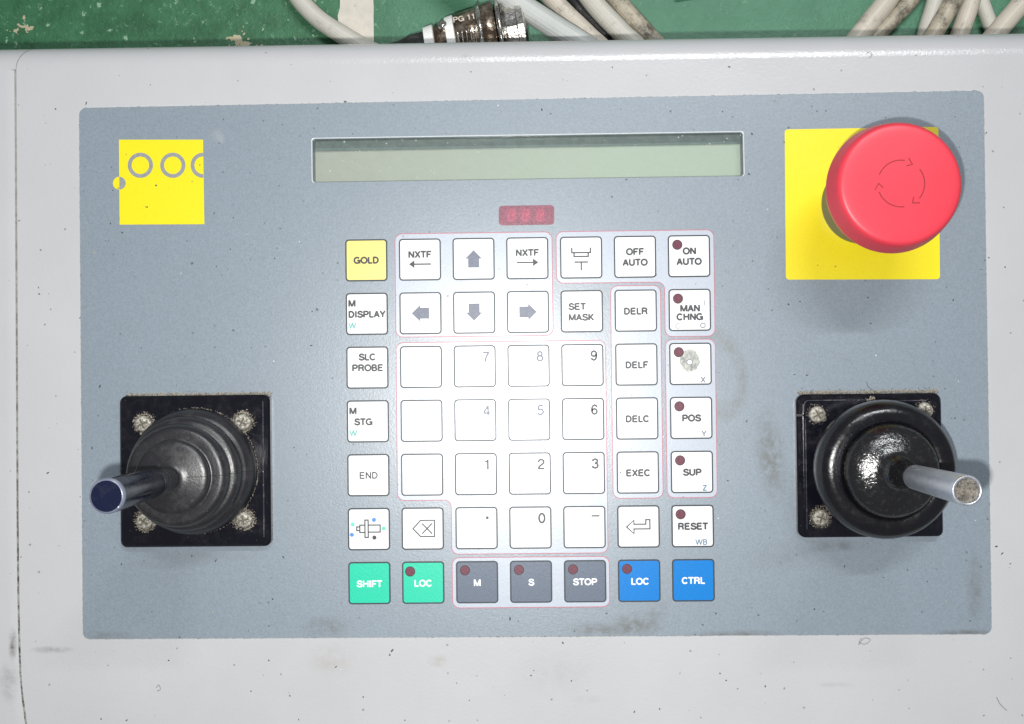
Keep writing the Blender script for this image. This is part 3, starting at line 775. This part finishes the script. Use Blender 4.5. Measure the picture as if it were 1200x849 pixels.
o = key(2, 6, 'key_dark', 'slate grey M key'); lamp(o, -14, -14); txt(o, [('M', .2, .6, BOLD)], 'ink_white')
o = key(3, 6, 'key_dark', 'slate grey S key'); lamp(o, -14, -14); txt(o, [('S', .2, .6, BOLD)], 'ink_white')
o = key(4, 6, 'key_dark', 'slate grey STOP key'); lamp(o, -14, -14); txt(o, [('STOP', 0, .6, BOLD)], 'ink_white')
o = key(5, 6, 'key_blue', 'blue LOC key'); lamp(o, -14, -14); txt(o, [('LOC', 1, .6, BOLD)], 'ink_white')
o = key(6, 6, 'key_blue', 'blue CTRL key'); txt(o, [('CTRL', 0, .2, BOLD)], 'ink_white')

# ------------------------------------------------------------------ emergency stop
c = at(1010, 239)
es = thing('emergency_stop_button', 'large red mushroom emergency stop button standing on the yellow square', 'emergency stop', (c.x, c.y, .0001))
lathe([(.0131, 0), (.0131, .0014), (.0127, .0020), (.0126, .0105), (.0120, .0112), (.009, .0114)], 64, cap=False).out('collar', M['collar'], es, True)
lathe([(.0092, .008), (.0092, .016)], 40, cap=False).out('neck', M['sleeve'], es, True)
def grip(r, z, a):
    if .0145 < z < .0275: return r * (1 - .022 * max(0, math.cos(a * 5 + .6)) ** 2 * min(1, (z - .0145) / .004) * min(1, (.0275 - z) / .003))
    return r
pr = smoothprof([(.0100, .0135), (.0140, .0137), (.0154, .0148), (.0166, .0180), (.0177, .0218), (.0188, .0255), (.01935, .0278), (.0193, .0290), (.0187, .0322), (.0182, .0345), (.0175, .0356), (.0162, .0361), (.0120, .03635), (.0060, .0365), (.0005, .0365)], 4)
cap_ = lathe(pr, 96, cap=True, wob=grip).out('mushroom_cap', M['red'], es, True)
ZC = .03655
k = Ink(ZC); 
kb = B()
def arc(r, a0, a1, n=18): return [(r * math.cos(math.radians(a0 + (a1 - a0) * i / n)), r * math.sin(math.radians(a0 + (a1 - a0) * i / n))) for i in range(n + 1)]
r0, r1 = .0067, .0058
for base in (165, 45, 285):
    # each turning arrow runs clockwise, drawn as a fine engraved outline
    v, f = ribbon(arc(.0068, base - 8, base - 85), .00034, ZC); kb.add(v, f)
    hd = base - 92; tip = arc(.0065, hd - 14, hd - 14, 1)[0]
    po = arc(.0078, hd, hd, 1)[0]; pi2 = arc(.0053, hd, hd, 1)[0]
    v, f = ribbon([po, tip, pi2], .00032, ZC + 2e-6); kb.add(v, f)
kb.out('turn_arrows', M['red_line'], es)

# ------------------------------------------------------------------ joysticks
def dust_grains(path, n, size, spread, zlo, zhi, mat, name, parent, jit=.5):
    """irregular grains of packed dirt along a polyline, as one part"""
    b = B(); seg = [(Vector(a), Vector(c_)) for a, c_ in zip(path, path[1:])]; Ls = [(q[1] - q[0]).length for q in seg]
    for _ in range(n):
        a, c_ = random.choices(seg, Ls)[0]; t = random.random(); p = a + (c_ - a) * t
        d = (c_ - a).normalized(); nn = Vector((-d.y, d.x, 0)); p = p + nn * random.gauss(0, spread)
        s = size * random.uniform(.4, 1.3)
        v = [p + Vector((random.uniform(-1, 1), random.uniform(-1, 1), 0)) * s * .2 + Vector(q) * s for q in ((1, 0, 0), (0, .8, 0), (-.9, .1, 0), (.1, -1, 0), (0, 0, random.uniform(.4, .9)))]
        zz = random.uniform(zlo, zhi)
        b.add([(q.x, q.y, q.z + zz) for q in v], [[0, 1, 4], [1, 2, 4], [2, 3, 4], [3, 0, 4]])
    o = b.out(name, M[mat], parent); o['kind'] = 'stuff'; return o
def screw(parent, x, y, z, rot, r=.0026):
    o = lathe(smoothprof([(r, 0), (r * 1.02, .0006), (r * .9, .0012), (r * .6, .0016), (r * .01, .0018)], 3), 28).out('screw', M['screw'], parent, True)
    o.location = (x, y, z); b = B()
    for i in range(2):
        a = rot + i * PI / 2; d = Vector((math.cos(a), math.sin(a))); nn = Vector((-d.y, d.x)); L, W = r * .62, r * .11
        pts = [d * L + nn * W, -d * L + nn * W, -d * L - nn * W, d * L - nn * W]
        zt = .00185
        b.add([(p.x, p.y, zt + i * 2e-5) for p in pts], [[0, 1, 2, 3]])
    b.out('screw_recess', M['slot'], o)
    n = 26; ring = [(x + (r * 1.18) * math.cos(2 * PI * i / n), y + (r * 1.18) * math.sin(2 * PI * i / n), 0) for i in range(n + 1)]
    return ring
q_ = .2777 * MM
# left stick: matt bellows, dark handle
c = at(231.8, 551.5)
j1 = thing('joystick', 'joystick with dusty ribbed rubber boot and dark navy handle on the left', 'joystick', (c.x, c.y, .0001), 'joysticks on the panel')
pw = 176 * q_
slab(rrect(0, 0, pw, pw, .0022, 6), 0, .0030, .0006).out('base_plate', M['black'], j1)
v_, f_ = ribbon([(pw / 2 - .0022, -pw / 2 + .003), (pw / 2 - .0022, pw / 2 - .002)], .0004, .00304)
B().add(v_, f_).out('plate_edge_line', M['edge_line'], j1)  # highlight near the plate's right edge, laid on as a pale strip
bc = at(229, 552, .003) - c
prl = smoothprof([(.0195, .0028), (.0201, .0042), (.0202, .0060), (.0197, .0082), (.0186, .0098), (.0176, .0104), (.0170, .0108), (.0168, .0114), (.0174, .0119), (.0178, .0128), (.0178, .0148), (.0172, .0160), (.0163, .0166), (.0155, .0168), (.0150, .0171), (.0149, .0178), (.0154, .0184), (.0157, .0194), (.0157, .0212), (.0150, .0224), (.0140, .0230), (.0124, .0231), (.0113, .0231), (.0109, .0234), (.0110, .0243), (.0113, .0253), (.0111, .0262), (.0101, .0268), (.0086, .0271), (.0068, .0274), (.0050, .0277), (.0035, .0282), (.0027, .0291), (.0033, .0299), (.0033, .0309), (.0026, .0317), (.0032, .0325), (.0032, .0335), (.0026, .0343), (.0032, .0351), (.0032, .0361), (.0026, .0369), (.0031, .0377), (.0031, .0387), (.0026, .0395), (.0030, .0405), (.0030, .0430)], 4)
lathe(prl, 96, bc.x, bc.y, cap=False).out('rubber_boot', M['rubber'], j1, True)
# mould line across the boot
ml = [Vector((bc.x + r_, bc.y + .0002, z_ + .00008)) for r_, z_ in prl if z_ < .0278]
tube([p + Vector((.00006, 0, 0)) for p in ml], .00010, 5, False).out('mould_line', M['rubber'], j1, True)
hx, hy = bc.x, bc.y
lathe([(.0028, .0420), (.0039, .0422), (.0042, .0428), (.00425, .0445), (.0046, .0735), (.0046, .0752)], 48, hx, hy, cap=False).out('handle', M['navy'], j1, True)
lathe(smoothprof([(.0046, .0752), (.0046, .0758), (.0044, .0763), (.0040, .0765)], 3), 48, hx, hy, cap=False).out('handle_rim', M['navy_rim'], j1, True)
lathe([(.0041, .07648), (.0040, .0763), (.0001, .0763)], 40, hx, hy).out('handle_end', M['navy_end'], j1)
rings = []
for (px, py, rt) in ((167.5, 497, .4), (284, 495, 1.1), (169, 611, .9), (285.5, 609.5, .2)):
    p = at(px, py, .004) - c; rings.append(screw(j1, p.x, p.y, .0030, rt))
for rg in rings:
    dust_grains(rg, 260, .00020, .00055, .0030, .0031, 'crust_brown', 'dirt', j1); dust_grains(rg, 150, .00019, .00035, .0030, .0032, 'crust', 'dirt', j1)
h_ = pw / 2
dust_grains([(-h_ + .002, h_ + .0004, 0), (h_, h_ + .0004, 0)], 750, .00021, .00032, 0, .0002, 'crust', 'dirt', j1)
dust_grains([(-h_ + .001, h_ + .0002, 0), (h_, h_ + .0002, 0)], 500, .00022, .0003, 0, .0002, 'crust_brown', 'dirt', j1)
dust_grains([(-h_, h_ + .0005, 0), (h_, h_ + .0005, 0)], 60, .00016, .0005, 0, .0002, 'grime', 'dirt', j1)
br = [(bc.x + .0203 * math.cos(a), bc.y + .0203 * math.sin(a), 0) for a in [2 * PI * i / 40 for i in range(41)]]
dust_grains(br, 700, .00013, .00014, .0030, .0031, 'crust', 'dirt', j1)

# right stick: glossy torus boot with scuffed dome, metal handle
c = at(1016.5, 545)
j2 = thing('joystick', 'joystick with glossy black rubber boot and bare aluminium handle on the right', 'joystick', (c.x, c.y, .0001), 'joysticks on the panel')
pw = 167 * q_
slab(rrect(0, 0, pw, pw - .0004, .0026, 6), 0, .0022, .0005).out('base_plate', M['black'], j2)
# upper tier in from the left and top edge, its rim broken at two places
u = pw / 2; k1 = .0021
slab(fillet([(-u + k1, -u + .0004), (u - .0004, -u + .0004), (u - .0004, u - k1), (-u + k1, u - k1)], .0018, 5), .0020, .0031, .0003).out('upper_plate', M['black'], j2)
wl = at(1019, 470, .003) - c; wl2 = at(935, 487, .003) - c
b = B()
for pts in ([(wl.x - .0012, u - k1), (-u + k1 + .0012, u - k1), (-u + k1 + .0004, u - k1 - .0006), (-u + k1, u - k1 - .0018), (-u + k1, wl2.y + .001)], [(-u + k1 + .0005, wl2.y - .001), (-u + k1 + .0005, -u + .003)], [(wl.x + .002, u - k1 - .0004), (u - .005, u - k1 - .0004)]):
    v_, f_ = ribbon(pts, .0003, .00316); b.add(v_, f_)
b.out('plate_edge_line', M['edge_line'], j2)
B().add(*ribbon([(-u - .0002, wl2.y), (-u + k1, wl2.y)], .0007, .0023)).out('plate_notch', M['grime'], j2)
bc = at(1017, 545, .0) - c
prr = smoothprof([(.0165, .0029), (.0176, .0042), (.0190, .0075), (.0206, .0112), (.0213, .0146), (.0213, .0172), (.0206, .0196), (.0193, .0212), (.0177, .0219), (.0162, .0220), (.0150, .0217), (.0143, .0212)], 5)
lathe(prr, 112, bc.x, bc.y, cap=False).out('rubber_boot', M['rubber_gloss'], j2, True)
prd = smoothprof([(.0144, .0211), (.0144, .0226), (.0139, .0243), (.0125, .0259), (.0102, .0272), (.0083, .0278), (.0066, .0284), (.0053, .0293), (.0044, .0308), (.0038, .0328), (.0034, .0380), (.0034, .0432)], 4)
lathe(prd, 96, bc.x, bc.y, cap=False).out('boot_dome', M['dome'], j2, True)
lathe([(.0030, .0420), (.0034, .0422), (.0035, .0428), (.00392, .0770), (.00392, .0780), (.0037, .0786)], 56, bc.x, bc.y, cap=False).out('handle', M['alu'], j2, True)
lathe([(.0037, .0786), (.0034, .0787), (.0031, .0785), (.0030, .0776)], 48, bc.x, bc.y, cap=False).out('handle_rim', M['alu'], j2, True)
lathe([(.0031, .0778), (.0001, .0777)], 40, bc.x, bc.y).out('handle_end', M['rust'], j2, True)
rings = []
for (px, py, rt) in ((958, 486, .5), (1084, 481.5, .2), (962, 607, 1.2), (1082, 608, .7)):
    p = at(px, py, .004) - c; rings.append(screw(j2, p.x, p.y, .0031, rt))
for i, rg in enumerate(rings[:3]):
    dust_grains(rg, (60, 60, 200)[i], .00018, .00045, .0031, .0032, 'crust_brown', 'dirt', j2); dust_grains(rg, (25, 25, 80)[i], .00017, .0003, .0031, .0033, 'crust', 'dirt', j2)
dust_grains([(-u + .001, u + .0005, 0), (u, u + .0005, 0)], 650, .00021, .00030, 0, .0003, 'crust', 'dirt', j2)
dust_grains([(-u + .001, u + .0002, 0), (u, u + .0002, 0)], 650, .00022, .00035, 0, .0002, 'crust_brown', 'dirt', j2)
dust_grains([(-u, u + .0008, 0), (u, u + .0008, 0)], 70, .00016, .0005, 0, .0002, 'grime', 'dirt', j2)
p = wl
dust_grains([(p.x - .001, p.y, 0), (p.x + .0015, p.y + .001, 0)], 60, .00022, .0004, .0031, .0034, 'crust', 'dirt', j2)

# loose swarf and lint on the panel
def debris(n, name, mat, sz, lz):
    b = B()
    for _ in range(n):
        px, py = random.uniform(30, 1185), random.uniform(75, 845)
        if 400 < px < 845 and 150 < py < 715 : continue
        p = at(px, py); a = random.uniform(0, PI); s = sz * random.uniform(.35, 1.2); el = random.uniform(1, 2.6)
        z = .00002 + KZ if 95 < px < 1158 and 128 < py < 742 else HT + KZ + .00002
        vv = []
        for i in range(6):
            t = 2 * PI * i / 6; r_ = s * random.uniform(.55, 1.1); x = r_ * math.cos(t) * el; y = r_ * math.sin(t)
            vv.append((p.x + x * math.cos(a) - y * math.sin(a), p.y + x * math.sin(a) + y * math.cos(a), z + lz * random.random()))
        b.add(vv, [list(range(6))])
    o = b.out(name, M[mat], con); o['kind'] = 'stuff'
debris(230, 'debris', 'grime', .00026, .0001)
debris(60, 'debris', 'crust', .00022, .0001)
lb = B()
for (px, py, pts) in ((1010, 748, [(0, 0), (-3, 5), (4, 7), (10, 2), (3, 0), (-4, 8)]), (1015, 452, [(0, -4), (3, 2), (8, 6), (10, 9)]), (1168, 825, [(0, -8), (4, 0), (12, 8)]), (183, 806, [(0, 0), (3, -3), (5, 2), (1, 4)]), (1019, 64, [(0, 4), (3, 0), (1, -3), (-3, -2)])):
    pp = [at(px + x, py + y) for x, y in pts]; z = KZ + (.0002 if 128 < py < 742 else 0)
    lb.add(*(lambda t: (t.v, t.f))(tube(spline([Vector((q.x, q.y, z)) for q in pp], 5), .00006, 5)))
o = lb.out('lint', M['grime'], con); o['kind'] = 'stuff'

# ------------------------------------------------------------------ cables on the floor behind the console
def cable(label, px, wpx, mat, z=None, group='cables running to the back of the console', lift=0.0):
    """px: pixel places (photo) of the centre line from far to near"""
    r = wpx / 2 * .2777 * MM * 1.155
    zc = FZ + r + lift
    pts = [at(x, y, zc) for x, y in px]
    d_ = (pts[0] - pts[1]).normalized(); side = Vector((d_.y, -d_.x, 0)); pts = [pts[0] + d_ * .45 + side * .16, pts[0] + d_ * .22 + side * .04] + pts
    o0 = pts[0]
    o = tube([p - o0 for p in spline(pts, 8)], r, 20).out('cable', M[mat]); o.location = o0
    o['label'] = label; o['category'] = 'cable'
    if group: o['group'] = group
    return o
cable('pale hose curving across the cream floor stripe', [(250, -260), (300, -100), (340, -18), (365, 15), (396, 38), (440, 62), (520, 90), (600, 105)], 22, 'cab_white')
cable('thick clean pale grey cable crossing over the bronze connector', [(420, -160), (500, -80), (590, -8), (650, 32), (700, 66), (730, 110)], 27, 'cab_grey', lift=.014)
cable('cream cable just right of the thick pale grey one', [(560, -150), (612, -50), (648, 0), (688, 40), (712, 66), (730, 120)], 22, 'cab_cream', lift=.006)
cable('cable with black oily stain behind two pale ones', [(600, -180), (640, -60), (672, 0), (700, 32), (722, 62), (740, 130)], 14, 'cab_black')
cable('smooth off-white cable between two stained ones', [(610, -180), (655, -60), (693, 0), (728, 38), (752, 66), (760, 130)], 24, 'cab_white', lift=.004)
cable('tan cable with dark greasy patches, rightmost of the left bundle', [(620, -200), (680, -60), (722, 0), (757, 40), (780, 70), (790, 130)], 23, 'cab_dirty')
cable('tan dusty cable, leftmost of the right bundle', [(1130, -200), (1082, -70), (1040, 0), (1012, 36), (990, 70), (980, 130)], 25, 'cab_cream')
cable('cable caked in brown grime beside the leftmost of the right bundle', [(1170, -200), (1112, -60), (1068, 0), (1036, 34), (1012, 62), (1005, 130)], 19, 'cab_dirty')
cable('clean off-white cable partly under a grimy brown one', [(1130, -200), (1108, -60), (1096, 0), (1086, 34), (1080, 66), (1078, 130)], 20, 'cab_white')
cable('brown grimy cable with black edge in the right bundle', [(1190, -200), (1148, -60), (1118, 0), (1098, 34), (1082, 66), (1076, 130)], 21, 'cab_dirty', lift=.006)
cable('cream cable with small rust marks in the right bundle', [(1180, -200), (1152, -60), (1138, 0), (1127, 34), (1118, 66), (1114, 130)], 22, 'cab_cream', lift=.002)
cable('slim off-white cable slanting down to the right', [(1090, -200), (1130, -60), (1150, 0), (1162, 34), (1170, 66), (1174, 130)], 17, 'cab_white')
cable('cream cable at the far right corner', [(1330, -180), (1240, -60), (1200, 0), (1172, 34), (1150, 66), (1142, 130)], 23, 'cab_cream', lift=.008)

# ------------------------------------------------------------------ cable connector
zc = FZ + .0135
A = at(470, 64, zc); Bp = at(640, 36, zc)
cn = thing('cable_connector', 'bronze and chrome cable gland with white ties lying behind the console', 'connector', (A.x, A.y, FZ))
ax = (Bp - A); Lx = ax.length; ax.normalize(); sd = Vector((-ax.y, ax.x, 0)); upv = Vector((0, 0, 1))
def onax(s, r, a): return ax * s + sd * (r * math.cos(a)) + upv * (r * math.sin(a) + .0135)
def axl(prof_, name, mat, n=40, parent=cn, smooth=True, facet=None):
    v = []; f = []
    for (s, r) in prof_:
        for i in range(n):
            a = 2 * PI * i / n; rr = r if not facet else r * (1 - facet * (i % 2))
            v.append(onax(s, rr, a))
    for k in range(len(prof_) - 1):
        for i in range(n): j = (i + 1) % n; f.append([k * n + i, (k + 1) * n + i, (k + 1) * n + j, k * n + j])
    return B().add(v, f).out(name, M[mat], parent, smooth)
u = .2777 * MM * 1.15
axl([(-40 * u, .0040), (0, .0050), (14 * u, .0064), (34 * u, .0070)], 'sleeve', 'sleeve')
axl([(30 * u, .0075), (30.5 * u, .0082), (41 * u, .0088), (42 * u, .0080)], 'cable_tie', 'tie', smooth=False)
axl([(41 * u, .0078), (46 * u, .0090), (50 * u, .0082), (54 * u, .0094), (58 * u, .0092)], 'clamp_neck', 'gland')
axl([(56 * u, .0096), (56.5 * u, .0104), (66 * u, .0110), (67 * u, .0100)], 'cable_tie', 'tie', smooth=False)
axl([(66 * u, .0102), (68 * u, .0112), (92 * u, .0123), (94 * u, .0118), (98 * u, .0129), (112 * u, .0136), (114 * u, .0126)], 'gland_body', 'gland')
for s in (93, 115): axl([(s * u, .0120), ((s + 1) * u, .0135), ((s + 5) * u, .0139), ((s + 6) * u, .0120)], 'chrome_ring', 'chrome')
axl([(120 * u, .0118), (126 * u, .0126), (127 * u, .0112), (138 * u, .0112), (139 * u, .0124), (146 * u, .0124), (150 * u, .0080)], 'coupling_nut', 'chrome', n=24, smooth=False, facet=.04)
# clamp screw
p0 = onax(54 * u, .0100, math.radians(60)); sc_ = lathe(smoothprof([(.0016, -.002), (.0016, .0012), (.0009, .0018), (.0001, .0019)], 3), 14).out('clamp_screw', M['chrome'], cn, True); sc_.location = p0; sc_.rotation_euler = (-.5, 0, 0)
# moulded lettering wrapped round the body
tk = Ink(0); tk.K = 1; tk.text('PG 11', 0, 0, h=1, wt=.2)
b = B(); sc0 = 80 * u; hh = .0025
b.add([onax(sc0 + p.x * hh * .85, .0126 + p.z * 5 + .00003 * p.x, math.radians(62) - (p.y * hh) / .012 * -1 * -1) for p in tk.b.v], tk.b.f)
b.out('moulded_lettering', M['letter'], cn)
# ribs
for i in range(5):
    a = math.radians(84 + i * 0); s0 = (70 + i * 5) * u
    pth = [onax(s0, .0121 + .00003 * i * 3, math.radians(t)) for t in range(82, 118, 6)]
    tube(pth, .00035, 6).out('rib', M['chrome'], cn, True)
# bolt-like dark scrap near the middle of the floor
c = at(807, -8, FZ)
o = slab(rrect(0, 0, .011, .004, .0006, 3), 0, .002, .0003).out('scrap_plate', M['sleeve']); o.location = (c.x, c.y, FZ + .0002); o.rotation_euler = (0, 0, .15)
o['label'] = 'small dark plate lying on the green floor at the top edge'; o['category'] = 'scrap'
